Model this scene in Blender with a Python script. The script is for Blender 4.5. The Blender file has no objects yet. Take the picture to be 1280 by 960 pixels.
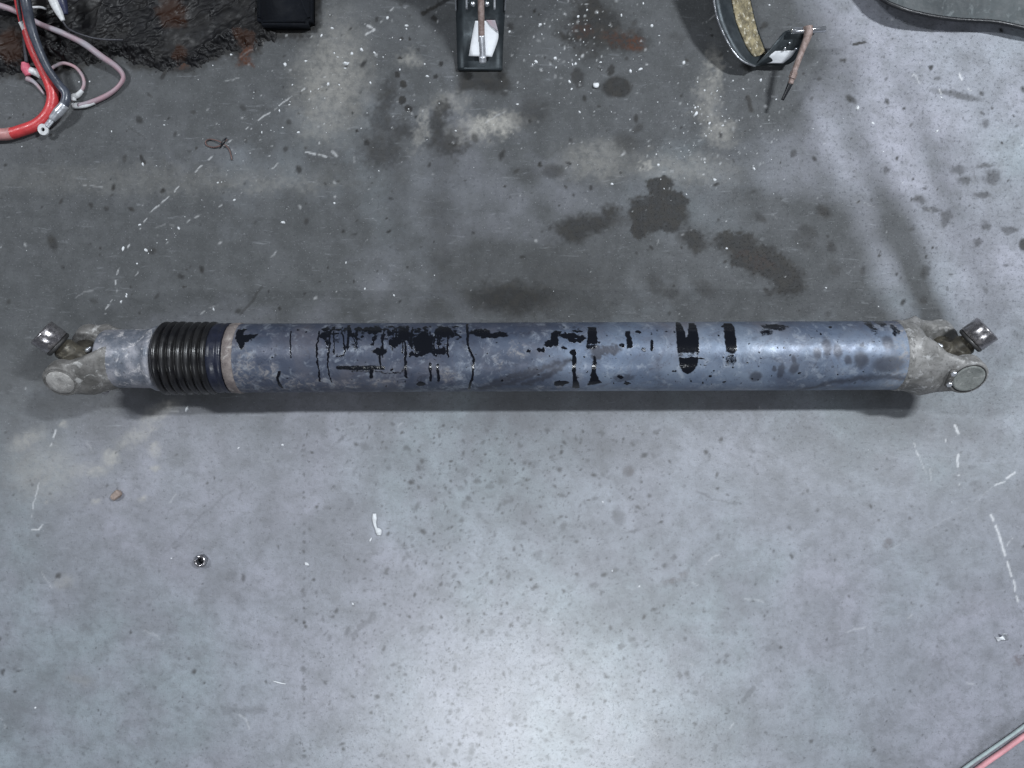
import bpy, bmesh, math, random
import numpy as np
from mathutils import Vector, Matrix
S = bpy.context.scene
C = S.collection
PI = math.pi
FPX, CX, CY, HC = 967.0, 640.0, 480.0, 1.223      # focal length in photo pixels, image centre, lens height (m)

# ------------------------------------------------------------------ camera
cam_d = bpy.data.cameras.new('camera'); cam = bpy.data.objects.new('camera', cam_d); C.objects.link(cam)
cam_d.sensor_width = 36; cam_d.lens = FPX/1280*36; cam.location = (0, 0, HC)
cam_d.clip_start = .01; cam_d.clip_end = 50
S.camera = cam
# ------------------------------------------------------------------ light (indoor shop, tube lamps on the ceiling)
W = bpy.data.worlds.new('World'); S.world = W; W.use_nodes = True
W.node_tree.nodes['Background'].inputs[0].default_value = (.74, .82, 1, 1)
W.node_tree.nodes['Background'].inputs[1].default_value = .05
def lamp(name, loc, aim, sx, sy, power, col=(.90, .95, 1)):
    d = bpy.data.lights.new(name, 'AREA'); d.shape = 'RECTANGLE'; d.size = sx; d.size_y = sy; d.energy = power; d.color = col
    o = bpy.data.objects.new(name, d); C.objects.link(o); o.location = loc
    v = Vector(aim)-Vector(loc); o.rotation_euler = v.to_track_quat('-Z', 'Y').to_euler()
    # long side stays along world X
    z = -v.normalized(); x = Vector((1, 0, 0)); y = z.cross(x).normalized(); x = y.cross(z)
    o.rotation_euler = Matrix((x, y, z)).transposed().to_euler()
    return o
lamp('ceiling_lamp', (2.1, 1.36, 3.3), (.3, 0, 0), .5, .14, 68)
lamp('ceiling_lamp', (-2.3, 1.25, 3.2), (-.6, -.1, 0), .6, .14, 34)
lamp('ceiling_lamp', (.10, -1.85, 2.9), (.05, -.5, 0), 1.2, .06, 13)
S.view_settings.view_transform = 'Standard'; S.view_settings.look = 'None'
S.view_settings.exposure = 1.08; S.view_settings.gamma = 1
S.render.engine = 'CYCLES'

# ------------------------------------------------------------------ helpers
def P(px, py, z=0.0):
    s = (HC-z)/FPX
    return Vector(((px-CX)*s, -(py-CY)*s, z))
def tag(o, label=None, cat=None, group=None, kind=None):
    if label: o['label'] = label
    if cat: o['category'] = cat
    if group: o['group'] = group
    if kind: o['kind'] = kind
    return o
def link(name, me, mat=None, parent=None, smooth=True):
    o = bpy.data.objects.new(name, me); C.objects.link(o)
    if mat and not me.materials: me.materials.append(mat)
    if parent: o.parent = parent
    if smooth: me.polygons.foreach_set('use_smooth', [True]*len(me.polygons))
    return o
def mesh(name, v, f):
    me = bpy.data.meshes.new(name); me.from_pydata([tuple(p) for p in v], [], f); me.update(); return me
def from_bm(name, bm, mat=None, parent=None, smooth=True):
    bmesh.ops.recalc_face_normals(bm, faces=bm.faces)
    me = bpy.data.meshes.new(name); bm.to_mesh(me); bm.free(); return link(name, me, mat, parent, smooth)
def empty(name, loc, rot=(0, 0, 0)):
    o = bpy.data.objects.new(name, None); o.empty_display_size = .05; C.objects.link(o)
    o.location = loc; o.rotation_euler = rot; return o
def bake(o, *mods):
    """apply modifiers through the depsgraph"""
    for t, kw in mods:
        m = o.modifiers.new(t.lower(), t)
        for k, w in kw.items(): setattr(m, k, w)
    dg = bpy.context.evaluated_depsgraph_get(); dg.update()
    me = bpy.data.meshes.new_from_object(o.evaluated_get(dg))
    o.modifiers.clear(); old = o.data; o.data = me; me.name = old.name
    me.polygons.foreach_set('use_smooth', [True]*len(me.polygons)); return o
def frame(axis, up=Vector((0, 0, 1))):
    z = Vector(axis).normalized(); x = Vector(up).cross(z)
    if x.length < 1e-4: x = Vector((1, 0, 0))
    x.normalize(); y = z.cross(x); return x, y, z
def lathe(bm, prof, o, axis, seg=48, cap=True, jitter=0):
    """prof = [(t, r)] along axis from o"""
    x, y, z = frame(axis); rings = []
    for t, r in prof:
        ring = []
        for i in range(seg):
            a = 2*PI*i/seg
            ring.append(bm.verts.new(Vector(o)+z*t+(x*math.cos(a)+y*math.sin(a))*r))
        rings.append(ring)
    for a, b in zip(rings, rings[1:]):
        for i in range(seg):
            bm.faces.new((a[i], a[(i+1) % seg], b[(i+1) % seg], b[i]))
    if cap:
        bm.faces.new(rings[0][::-1]); bm.faces.new(rings[-1])
def catmull(pts, n=10):
    pts = [Vector(p) for p in pts]; q = [pts[0]*2-pts[1]]+pts+[pts[-1]*2-pts[-2]]; out = []
    for i in range(1, len(q)-2):
        a, b, c, d = q[i-1:i+3]
        for k in range(n):
            t = k/n
            out.append(.5*((2*b)+(c-a)*t+(2*a-5*b+4*c-d)*t*t+(3*b-a-3*c+d)*t**3))
    out.append(q[-2]); return out
def tube(bm, pts, r, seg=16, n=10, rs=None, flat=1.0):
    """swept tube through pts; r radius or list per point"""
    path = catmull(pts, n); m = len(path)
    if isinstance(r, (list, tuple)):
        rr = [r[min(int(i/n), len(r)-1)]*(1-(i/n-int(i/n)))+r[min(int(i/n)+1, len(r)-1)]*(i/n-int(i/n)) for i in range(m)]
    else: rr = [r]*m
    rings = []
    for i, p in enumerate(path):
        t = (path[min(i+1, m-1)]-path[max(i-1, 0)]).normalized()
        x = t.cross(Vector((0, 0, 1)))
        x = x.normalized() if x.length > 1e-4 else Vector((1, 0, 0))
        y = x.cross(t)
        rings.append([bm.verts.new(p+(x*math.cos(2*PI*k/seg)+y*math.sin(2*PI*k/seg)*flat)*rr[i]) for k in range(seg)])
    for a, b in zip(rings, rings[1:]):
        for k in range(seg): bm.faces.new((a[k], a[(k+1) % seg], b[(k+1) % seg], b[k]))
    bm.faces.new(rings[0][::-1]); bm.faces.new(rings[-1])

# ---- numpy noise
def vnoise(X, Y, scale, seed):
    rng = np.random.default_rng(seed); N = 256; g = rng.random((N, N)).astype(np.float32)
    x = X/scale; y = Y/scale; xi = np.floor(x).astype(int); yi = np.floor(y).astype(int)
    fx = (x-xi); fy = (y-yi); fx = fx*fx*(3-2*fx); fy = fy*fy*(3-2*fy)
    x0 = xi % N; x1 = (xi+1) % N; y0 = yi % N; y1 = (yi+1) % N
    return (g[y0, x0]*(1-fx)*(1-fy)+g[y0, x1]*fx*(1-fy)+g[y1, x0]*(1-fx)*fy+g[y1, x1]*fx*fy)
def fbm(X, Y, scale, seed, oct=4, gain=.5):
    s = 0; a = 1; t = 0
    for k in range(oct):
        s = s+a*vnoise(X+17.3*k, Y-9.1*k, scale/2**k, seed+k); t += a; a *= gain
    return s/t
def sst(a, b, x):
    t = np.clip((x-a)/(b-a), 0, 1); return t*t*(3-2*t)

class Canvas:
    """stain masks painted on a regular sheet of surface points; ux, uy are the sheet's own axes"""
    def __init__(s, ux, uy, seed):
        s.ux = ux; s.uy = uy; s.X, s.Y = np.meshgrid(ux, uy)
        s.sx = np.sort(ux); s.n1 = fbm(s.X, s.Y, 14, seed, 4, .62)-.5+(vnoise(s.X, s.Y, 3.2, seed+9)-.5)*.35; s.n2 = fbm(s.X, s.Y, 14, seed+50, 4, .62)-.5+(vnoise(s.X, s.Y, 3.0, seed+19)-.5)*.35
        s.L = {}
    def layer(s, k):
        if k not in s.L: s.L[k] = np.zeros(s.X.shape, np.float32)
        return s.L[k]
    def sub(s, x0, x1, y0, y1):
        ix = np.where((s.ux >= x0) & (s.ux <= x1))[0]; iy = np.where((s.uy >= y0) & (s.uy <= y1))[0]
        if len(ix) == 0 or len(iy) == 0: return None
        return slice(iy[0], iy[-1]+1), slice(ix[0], ix[-1]+1)
    def put(s, k, sl, m):
        L = s.layer(k); L[sl] = np.maximum(L[sl], m)
    def ell(s, k, cx, cy, rx, ry, rot=0, v=1., rag=6., soft=.25):
        R = max(rx, ry)*1.5+rag+2; sl = s.sub(cx-R, cx+R, cy-R, cy+R)
        if sl is None: return
        X = s.X[sl]+s.n1[sl]*rag-cx; Y = s.Y[sl]+s.n2[sl]*rag-cy; c, d = math.cos(rot), math.sin(rot)
        u = (X*c+Y*d)/rx; w = (-X*d+Y*c)/ry
        s.put(k, sl, v*(1-sst(1-soft, 1+soft, np.sqrt(u*u+w*w))))
    def line(s, k, pts, wd, v=1., rag=2., soft=.5, dash=None):
        xs = [p[0] for p in pts]; ys = [p[1] for p in pts]; R = wd*2+rag+3
        sl = s.sub(min(xs)-R, max(xs)+R, min(ys)-R, max(ys)+R)
        if sl is None: return
        X = s.X[sl]+s.n1[sl]*rag; Y = s.Y[sl]+s.n2[sl]*rag; D = np.full(X.shape, 1e9)
        for (ax, ay), (bx, by) in zip(pts, pts[1:]):
            vx, vy = bx-ax, by-ay; t = np.clip(((X-ax)*vx+(Y-ay)*vy)/(vx*vx+vy*vy+1e-9), 0, 1)
            D = np.minimum(D, np.hypot(X-ax-t*vx, Y-ay-t*vy))
        m = v*(1-sst(wd*(1-soft), wd*(1+soft), D))
        if dash is not None: m = m*sst(dash, dash+.12, vnoise(s.X[sl], s.Y[sl], 5.5, 77))
        s.put(k, sl, m)
    def poly(s, k, pts, v=1., rag=6., soft=1.5):
        xs = [p[0] for p in pts]; ys = [p[1] for p in pts]; R = rag+soft+2
        sl = s.sub(min(xs)-R, max(xs)+R, min(ys)-R, max(ys)+R)
        if sl is None: return
        X = s.X[sl]+s.n1[sl]*rag; Y = s.Y[sl]+s.n2[sl]*rag; ins = np.zeros(X.shape, bool); D = np.full(X.shape, 1e9)
        for (ax, ay), (bx, by) in zip(pts, pts[1:]+pts[:1]):
            if ay != by:
                c = ((ay > Y) != (by > Y)) & (X < (bx-ax)*(Y-ay)/(by-ay)+ax); ins ^= c
            vx, vy = bx-ax, by-ay; t = np.clip(((X-ax)*vx+(Y-ay)*vy)/(vx*vx+vy*vy+1e-9), 0, 1)
            D = np.minimum(D, np.hypot(X-ax-t*vx, Y-ay-t*vy))
        D = np.where(ins, -D, D); s.put(k, sl, v*(1-sst(-soft, soft, D)))
def add_attr(me, name, arr):
    a = me.attributes.new(name, 'FLOAT', 'POINT'); a.data.foreach_set('value', np.ascontiguousarray(arr, np.float32).ravel())
def add_col(me, name, rgb):
    a = me.attributes.new(name, 'FLOAT_COLOR', 'POINT'); q = np.ones(rgb.shape[:-1]+(4,), np.float32); q[..., :3] = rgb
    a.data.foreach_set('color', q.ravel())
def grid_mesh(name, co, closed_y=False):
    ny, nx = co.shape[:2]; me = bpy.data.meshes.new(name); i = np.arange(ny*nx).reshape(ny, nx)
    if closed_y: i = np.vstack([i, i[:1]])
    q = np.stack([i[:-1, :-1], i[:-1, 1:], i[1:, 1:], i[1:, :-1]], -1).reshape(-1, 4)
    me.vertices.add(ny*nx); me.vertices.foreach_set('co', co.astype(np.float32).ravel())
    me.loops.add(q.size); me.loops.foreach_set('vertex_index', q.ravel().astype(np.int32))
    me.polygons.add(len(q)); me.polygons.foreach_set('loop_start', np.arange(0, q.size, 4, dtype=np.int32))
    me.polygons.foreach_set('loop_total', np.full(len(q), 4, np.int32)); me.update(calc_edges=True); return me

# ---- materials
class N:
    def __init__(s, name):
        s.m = bpy.data.materials.new(name); s.m.use_nodes = True; s.t = s.m.node_tree; s.b = s.t.nodes['Principled BSDF']
        s.co = s.t.nodes.new('ShaderNodeTexCoord').outputs['Object']
    def new(s, t, **kw):
        n = s.t.nodes.new('ShaderNode'+t)
        for k, v in kw.items(): setattr(n, k, v)
        return n
    def set(s, sock, v):
        if isinstance(v, bpy.types.NodeSocket): s.t.links.new(v, sock)
        elif isinstance(v, (tuple, list)) and len(v) == 3 and sock.type == 'RGBA': sock.default_value = (*v, 1)
        else: sock.default_value = v
    def noise(s, scale, detail=4, rough=.55, dist=0, vec=None, stretch=None):
        n = s.new('TexNoise'); n.inputs['Scale'].default_value = scale; n.inputs['Detail'].default_value = detail
        n.inputs['Roughness'].default_value = rough; n.inputs['Distortion'].default_value = dist
        v = vec or s.co
        if stretch:
            mp = s.new('Mapping'); mp.inputs['Scale'].default_value = stretch; s.t.links.new(v, mp.inputs[0]); v = mp.outputs[0]
        s.t.links.new(v, n.inputs['Vector']); return n.outputs['Fac']
    def ramp(s, x, a, b, va=0., vb=1.):
        n = s.new('MapRange'); n.interpolation_type = 'SMOOTHSTEP'
        s.set(n.inputs[0], x)
        for i, q in ((1, a), (2, b), (3, va), (4, vb)): n.inputs[i].default_value = q
        return n.outputs[0]
    def math(s, op, a, b=0.):
        n = s.new('Math', operation=op); s.set(n.inputs[0], a); s.set(n.inputs[1], b); return n.outputs[0]
    def mix(s, f, a, b, bt='MIX'):
        n = s.new('Mix', data_type='RGBA', blend_type=bt); s.set(n.inputs['Factor'], f)
        s.set(n.inputs['A'], a); s.set(n.inputs['B'], b); return n.outputs['Result'] if 'Result' in n.outputs else n.outputs[2]
    def fmix(s, f, a, b):
        n = s.new('Mix', data_type='FLOAT'); s.set(n.inputs[0], f); s.set(n.inputs[2], a); s.set(n.inputs[3], b); return n.outputs[0]
    def attr(s, name, out='Fac'):
        n = s.new('Attribute', attribute_name=name); return n.outputs[out]
    def bump(s, h, dist, strength=1.):
        n = s.new('Bump'); n.inputs['Distance'].default_value = dist; n.inputs['Strength'].default_value = strength
        s.t.links.new(h, n.inputs['Height']); s.t.links.new(n.outputs[0], s.b.inputs['Normal'])
    def out(s, col=None, rough=None, metal=None, spec=None):
        for k, v in (('Base Color', col), ('Roughness', rough), ('Metallic', metal), ('Specular IOR Level', spec)):
            if v is not None: s.set(s.b.inputs[k], v)
        return s.m
def simple(name, col, rough=.5, metal=0., var=.35, scale=60, col2=None, bump=.0003, spec=None):
    n = N(name); f = n.ramp(n.noise(scale, 5), .3, .7)
    c2 = col2 or tuple(c*(1-var) for c in col)
    c = n.mix(f, col, c2); n.bump(n.noise(scale*4, 4), bump)
    return n.out(c, n.ramp(n.noise(scale*1.7), .3, .7, max(rough-.12, .05), min(rough+.12, 1)), metal, spec)

# ------------------------------------------------------------------ the concrete floor
def axis_coords(a, b, step, far):
    inner = np.arange(a, b+step*.5, step); g = [step*1.6]
    while sum(g) < far: g.append(g[-1]*1.35)
    c = np.cumsum(g); return np.concatenate([(inner[0]-c)[::-1], inner, inner[-1]+c])
gx = axis_coords(-.845, .845, .00195, 3.2); gy = axis_coords(-.63, .63, .00195, 3.2)
k = FPX/HC
cv = Canvas(gx*k+CX, CY-gy[::-1]*k, 11)     # rows run down the sheet
X, Y = cv.X, cv.Y
rnd = random.Random(5)
# the stretch of floor nearest the truck is grimed with old oil, with soft shadows painted in; they end in slanting edges
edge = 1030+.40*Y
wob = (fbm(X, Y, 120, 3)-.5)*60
grime_shade = sst(640, 330, Y+wob*1.2)*.85+sst(880, 560, Y+wob)*.16  # darker towards the top: dirt and painted shade together
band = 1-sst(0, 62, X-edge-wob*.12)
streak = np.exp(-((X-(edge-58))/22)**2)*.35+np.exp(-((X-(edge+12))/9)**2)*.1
right_lit = sst(-60, 40, X-edge+wob*.2)  # lit side of the painted shadow edge
grime_shade = np.where(Y < 470, grime_shade*(1-right_lit*.93), grime_shade*(1-right_lit*.8))
grime_shade = grime_shade-streak*sst(470, 380, Y)*sst(60, 160, Y)*1.5
grime_shade += .45*np.exp(-((X-(edge-22))/15)**2)*sst(150, 330, Y)*sst(440, 400, Y)  # diagonal shadow bands painted into the floor colour
grime_shade += .34*np.exp(-((X-(edge+58))/20)**2)*sst(60, 130, Y)*sst(460, 330, Y)
grime_shade += .30*sst(300, 0, X+wob)*sst(640, 340, Y)
grime_shade += .32*sst(150, 40, Y+wob*.6)*(1-sst(-20, 60, X-(edge-90)))
grime_shade -= .16*np.exp(-((Y-225-wob*1.2)/42)**2)*(1-right_lit)
grime_shade += .15*sst(420, 120, X)*sst(800, 500, Y)
grime_shade += (fbm(X, Y, 70, 8, 6, .65)-.5)*.9+(fbm(X, Y*2.2, 190, 88, 6, .6)-.5)*.5
L = cv
# wet oil spots and stains, plus a few painted shadows (photo pixels on the floor plane)
for a in [(822, 268, 36, 22, .1), (826, 234, 17, 13, 0), (845, 252, 16, 12, .6), (800, 285, 14, 12, 0)]: L.ell('oil', *a, v=1.0, rag=14)
for a in [(640, 372, 60, 22, 0), (735, 280, 42, 14, -.2), (765, 266, 12, 12, 0), (712, 290, 22, 12, .2), (868, 300, 18, 12, .5)]: L.ell('oil', *a, v=.62, rag=18, soft=.55)
for a in [(918, 302, 26, 11, .1), (955, 328, 46, 15, .35), (985, 350, 20, 15, .6), (925, 328, 16, 8, .1)]: L.ell('oil', *a, v=.95, rag=18, soft=.45)
L.ell('rusty', 945, 325, 30, 8, .3, v=.14, rag=14)
L.ell('oil', 771, 109, 18, 13, 0, v=.75, rag=5); L.ell('oil', 763, 88, 5, 7, 0, v=.6); L.ell('oil', 722, 97, 8, 14, 0, v=.5, rag=10)
L.ell('oil', 783, 178, 16, 11, .3, v=.35, soft=.5); L.ell('oil', 690, 214, 14, 9, 0, v=.42, soft=.4); L.ell('oil', 660, 217, 26, 8, 0, v=.2, soft=.6)
for a in [(745, 35, 34, 30, .4), (738, 15, 20, 22, 0), (770, 48, 34, 16, .2), (715, 45, 20, 10, -.3)]: L.ell('oil', *a, v=.72, rag=24, soft=.6)
L.ell('rusty', 792, 54, 11, 8, .2, v=1, rag=9, soft=.6); L.ell('rusty', 775, 48, 22, 10, .2, v=.55, rag=14, soft=.7); L.ell('rusty', 728, 38, 14, 10, 0, v=.3, rag=12)
L.ell('oil', 667, 140, 20, 18, 0, v=.4, rag=14, soft=.6); L.ell('oil', 655, 150, 22, 10, .3, v=.3, rag=14, soft=.6)
L.poly('oil', [(572, 86), (628, 86), (640, 108), (620, 116), (600, 112), (572, 116)], v=.6, rag=10, soft=6)  # cast shadow below the middle clamp, painted in
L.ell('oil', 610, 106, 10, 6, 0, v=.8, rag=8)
for x, y, r in [(504, 105, 4.5), (503, 126, 5), (511, 136, 4.5), (497, 94, 3.5), (499, 72, 2.5), (551, 80, 3), (543, 24, 3.5), (519, 145, 2), (544, 96, 2.5), (459, 179, 3.5), (446, 164, 2), (512, 49, 2), (501, 49, 2)]:
    L.ell('oil', x, y, r, r, 0, v=.95, rag=5)
L.line('oil', [(530, 18), (545, 8), (562, -4)], 2.5, v=.8, rag=8)
for a in [(485, 125, 12, 24, .2), (475, 155, 16, 18, .3), (500, 165, 20, 14, 0), (480, 190, 26, 22, 0)]: L.ell('oil', *a, v=.5, rag=24, soft=.7)
for a in [(548, 165, 14, 24, .1), (565, 180, 18, 20, 0), (552, 140, 8, 14, 0)]: L.ell('oil', *a, v=.55, rag=24, soft=.6)
L.line('oil', [(555, 190), (548, 260), (556, 330), (540, 395)], 18, v=.25, rag=24, soft=.9)
L.line('oil', [(500, 185), (495, 250), (500, 300)], 14, v=.22, rag=20, soft=.9)
L.ell('oil', 700, 350, 70, 45, 0, v=.28, rag=50, soft=.8); L.ell('oil', 600, 340, 60, 50, 0, v=.2, rag=50, soft=.8)
for x, y, r, v in [(1029, 264, 9, .6), (1010, 290, 10, .35), (950, 273, 6, .4), (1040, 308, 7, .5), (1005, 300, 12, .3), (820, 355, 12, .35), (838, 366, 8, .35), (880, 362, 12, .3), (1043, 335, 9, .3), (675, 205, 3, .7), (739, 236, 3, .6), (776, 215, 2, .7), (710, 205, 3, .8), (1005, 92, 2, .6)]:
    L.ell('oil', x, y, r*1.2, r*.8, rnd.random(), v=v, rag=8, soft=.5)
L.line('oil', [(935, 122), (940, 138)], 3, v=.6, rag=4)  # painted shadow of the T-bolt
for a in [(872, 150, 12, 24, .1), (845, 50, 16, 8, 0)]: L.ell('oil', *a, v=.2, rag=12, soft=.6)  # faint dark patches left of the curved band
L.line('oil', [(1068, 56), (1082, 53)], 1.8, v=.9, rag=4)
for a in [(1165, 262, 14, 4, .1), (1182, 272, 5, 10, .4), (1150, 250, 8, 6, 0), (1240, 222, 11, 8, 0), (1232, 208, 10, 3, 0), (1228, 244, 12, 4, .1), (1232, 281, 7, 5, 0), (1222, 302, 6, 5, .5), (1262, 287, 12, 4, 0), (1198, 212, 10, 6, 0), (1205, 225, 8, 6, 0), (1156, 340, 6, 8, 0), (1155, 376, 5, 4, 0), (1110, 213, 4, 3, 0), (1195, 118, 30, 5, .15)]:
    L.ell('oil', *a, v=.42, rag=9, soft=.45)
L.ell('oil', 1280, 306, 7, 8, 0, v=.6, rag=2)
# lower floor blobs
for x, y, rx, ry, v in [(508, 560, 6, 5, .85), (487, 585, 4, 4, .6), (580, 590, 7, 9, .4), (597, 602, 5, 4, .8), (612, 607, 6, 5, .75), (625, 603, 4, 5, .6), (576, 611, 6, 4.5, .6), (565, 621, 4, 3, .6), (580, 630, 3, 4, .6), (612, 621, 5, 3, .5), (667, 580, 9, 6, .5), (649, 556, 3, 5, .7), (604, 552, 2.5, 2.5, .8), (672, 694, 8, 9, .6), (624, 709, 5, 4, .6), (587, 665, 5, 3, .6), (649, 672, 5, 5, .4), (435, 632, 5, 9, .5), (443, 591, 3, 6, .55), (402, 566, 10, 7, .3), (785, 590, 9, 8, .7), (774, 646, 9, 12, .75), (793, 554, 7, 6, .45), (742, 732, 6, 4, .7), (765, 756, 8, 7, .4), (737, 807, 6, 6, .6), (795, 807, 7, 5, .5), (665, 579, 9, 5, .4), (694, 573, 5, 2, .6), (735, 575, 3, 3, .8), (790, 664, 11, 2.5, .7), (770, 713, 4, 3, .7), (1111, 679, 7, 8, .55), (1215, 585, 6, 4, .5), (1216, 604, 5, 4, .5), (1235, 550, 26, 18, .22), (510, 692, 4, 5, .6), (511, 712, 3, 4, .6), (532, 701, 3, 3, .6), (573, 732, 3, 4, .6), (469, 709, 3, 3, .6), (886, 571, 3, 3, .7), (853, 848, 3, 8, .4), (556, 940, 7, 8, .4), (586, 947, 4, 5, .6), (730, 940, 7, 4, .6), (718, 918, 10, 2.5, .5), (583, 905, 3, 3, .6), (222, 886, 5, 5, .5), (345, 794, 4, 4, .4), (133, 825, 3, 3, .6), (225, 810, 10, 12, .2), (40, 912, 18, 12, .25), (172, 864, 12, 8, .25), (370, 925, 10, 12, .25), (300, 752, 8, 9, .3), (290, 720, 7, 8, .3), (335, 652, 8, 6, .25)]:
    L.ell('oil', x, y, rx*.85, ry*.85, rnd.random()*.6-.3, v=v*.62, rag=7, soft=.5)
L.line('oil', [(438, 796), (448, 785), (466, 770)], 4.5, v=.42, rag=16, soft=.8)
L.line('oil', [(283, 888), (300, 889), (330, 886)], 4.5, v=.35, rag=7, soft=.8)
L.line('oil', [(828, 730), (845, 728), (860, 716), (870, 700)], 4, v=.3, rag=18, soft=.9); L.line('rusty', [(832, 730), (860, 716)], 3, v=.25, rag=8)
L.line('oil', [(870, 614), (890, 624), (922, 630)], 1.2, v=.4, rag=5, soft=.9)
L.line('oil', [(930, 876), (942, 860)], 3, v=.45, rag=4); L.line('oil', [(205, 690), (240, 655), (290, 612)], 1.3, v=.2, rag=5, soft=.8)
L.line('oil', [(300, 392), (318, 372), (328, 358)], 1.6, v=.35, rag=5); L.line('oil', [(176, 196), (180, 205)], 2, v=.8, rag=4)
L.ell('oil', 970, 810, 12, 6, .8, v=.2, soft=.6); L.ell('oil', 875, 808, 10, 5, .6, v=.25, soft=.6); L.ell('oil', 940, 535, 80, 24, .1, v=.14, rag=50, soft=.8)
L.ell('rusty', 1272, 825, 8, 7, 0, v=.4); L.ell('rusty', 1110, 679, 6, 6, 0, v=.3); L.ell('rusty', 785, 590, 8, 7, 0, v=.2)
# soft dark band along the hose, plus scattered drip specks
L.line('oil', [(1200, 965), (1235, 925), (1290, 895)], 8, v=.4, rag=14, soft=.8)
for q in range(2300):
    x = min(max(rnd.gauss(640, 150), 380), 1250); y = rnd.uniform(530, 985)
    if rnd.random() < .25: x = rnd.uniform(0, 1280)
    r = .55+min(rnd.expovariate(1/.45), 2.2); L.ell('oil', x, y, r*rnd.uniform(1, 1.8), r, rnd.random()*3, v=rnd.uniform(.3, .95), rag=4, soft=.7)
for q in range(320):
    x, y = rnd.uniform(0, 1280), rnd.uniform(-20, 400); r = .8+rnd.expovariate(1.2)
    L.ell('oil', x, y, r*rnd.uniform(1, 2), r, rnd.random()*3, v=rnd.uniform(.3, .7), rag=4, soft=.5)
for q in range(150):   # fine scuffs
    x, y, a, l = rnd.uniform(0, 1280), rnd.uniform(-10, 970), rnd.uniform(-.9, .9)+(PI/2 if rnd.random() < .3 else 0), rnd.uniform(5, 34)
    L.line(rnd.choice(['oil', 'oil', 'chalk']), [(x, y), (x+l*.5*math.cos(a)+rnd.gauss(0, 1.5), y+l*.5*math.sin(a)+rnd.gauss(0, 1.5)), (x+l*math.cos(a+.15), y+l*math.sin(a+.15))], rnd.uniform(.5, 1.0), v=rnd.uniform(.08, .30), rag=4, soft=.9, dash=.3)
for q in range(70):
    x, y, r = min(max(rnd.gauss(640, 170), 380), 1240), rnd.uniform(530, 980), rnd.uniform(2.2, 4.5)
    L.ell('oil', x, y, r*rnd.uniform(.9, 1.5), r*.8, rnd.random()*3, v=rnd.uniform(.3, .6), rag=8, soft=.5)
# rust at the mud edge
L.poly('rusty', [(297, 56), (318, 57), (312, 70), (319, 84), (305, 80), (294, 85), (300, 70)], v=1, rag=7, soft=3)
L.ell('rusty', 225, 74, 13, 9, .4, v=.8, rag=9, soft=.6); L.ell('oil', 230, 82, 14, 7, .4, v=.9, rag=9); L.line('oil', [(204, 78), (206, 90), (203, 98)], 2.2, v=.9, rag=3)
L.poly('oil', [(-60, -60), (405, -60), (395, 32), (380, 46), (332, 52), (318, 66), (300, 84), (288, 70), (262, 76), (238, 90), (205, 88), (170, 84), (150, 72), (80, 92), (30, 96), (-60, 100)], v=.9, rag=16, soft=9)
# pale dust, scrapes
def dust(x, y, rx, ry, rot, v, rag=26, soft=.8): L.ell('dust', x, y, rx, ry, rot, v=v, rag=rag, soft=soft)
for a in [(415, 100, 38, 62, .15, .42), (425, 70, 30, 30, 0, .35), (405, 150, 26, 26, 0, .3), (615, 155, 36, 11, -.1, .75), (635, 150, 18, 7, -.4, .7), (560, 128, 20, 12, 0, .35), (590, 165, 24, 14, 0, .4), (508, 75, 14, 10, 0, .4), (525, 160, 6, 26, .25, .4), (850, 210, 60, 16, .1, .25), (900, 165, 18, 14, 0, .45), (885, 130, 14, 30, 0, .4), (808, 205, 9, 6, 0, .6), (895, 90, 8, 26, -.1, .45), (745, 200, 40, 22, 0, .28), (200, 225, 200, 16, 0, .12), (330, 230, 90, 6, 0, .18)]: dust(*a)
for a in [(34, 550, 20, 10, -.5, .5), (55, 590, 40, 30, 0, .34), (138, 572, 9, 8, -.4, .75), (120, 590, 14, 6, -.2, .6), (98, 588, 22, 8, -.3, .35), (170, 545, 26, 9, -.6, .42), (200, 515, 24, 9, -.5, .55), (209, 505, 7, 5, 0, .85), (192, 562, 6, 8, 0, .6), (193, 586, 6, 4, -.4, .7), (120, 628, 6, 3, -.3, .65), (177, 624, 5, 2.5, -.5, .65), (80, 728, 12, 7, 0, .3), (100, 850, 16, 6, .2, .2), (58, 628, 3, 3, 0, .6), (79, 531, 4, 4, 0, .5), (186, 540, 16, 3, -.4, .4)]: dust(*a, rag=12)
# white scratches
sc = lambda p, w=1.1, v=.9, d=None, rag=3.2: L.line('chalk', p, w*.72, v=v*.72, rag=rag, dash=max(d or 0, .08), soft=.8)
sc([(128, 392), (135, 382), (146, 364), (144, 350), (152, 322), (172, 290), (186, 268), (214, 242), (240, 218), (268, 192), (300, 166), (334, 143), (366, 120), (385, 108)], .95, .62, .52)
sc([(165, 350), (200, 312), (236, 276), (290, 250), (330, 220), (366, 188)], .9, .45, .62)
sc([(440, 34), (470, 35), (498, 3)], 1., .45, .58); sc([(382, 191), (408, 197)], 1.6, .6, None, 6); sc([(415, 190), (420, 195)], 2, .5)
sc([(457, 30), (468, 38), (458, 44)], 1.8, .6, .3, 6); sc([(70, 538), (64, 558)], 1.4, .8, .2); sc([(50, 598), (44, 622), (38, 652)], .9, .6, .35); sc([(40, 661), (48, 662), (53, 656)], 1.3, .8)
sc([(1194, 531), (1198, 542)], 1.5, .95); sc([(1198, 568), (1198, 588), (1199, 606)], 1.5, .85, .4); sc([(1182, 549), (1182, 552)], 1.5, .7); sc([(1143, 554), (1148, 570)], 1.1, .6); sc([(1148, 570), (1158, 592)], .8, .3)
sc([(1239, 643), (1248, 664), (1256, 694)], 1.8, .95, None, 3); sc([(1259, 702), (1265, 720)], 1.6, .9); sc([(1267, 726), (1270, 740), (1273, 752)], 1.4, .9); sc([(1258, 682), (1267, 672)], .8, .5)
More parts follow.
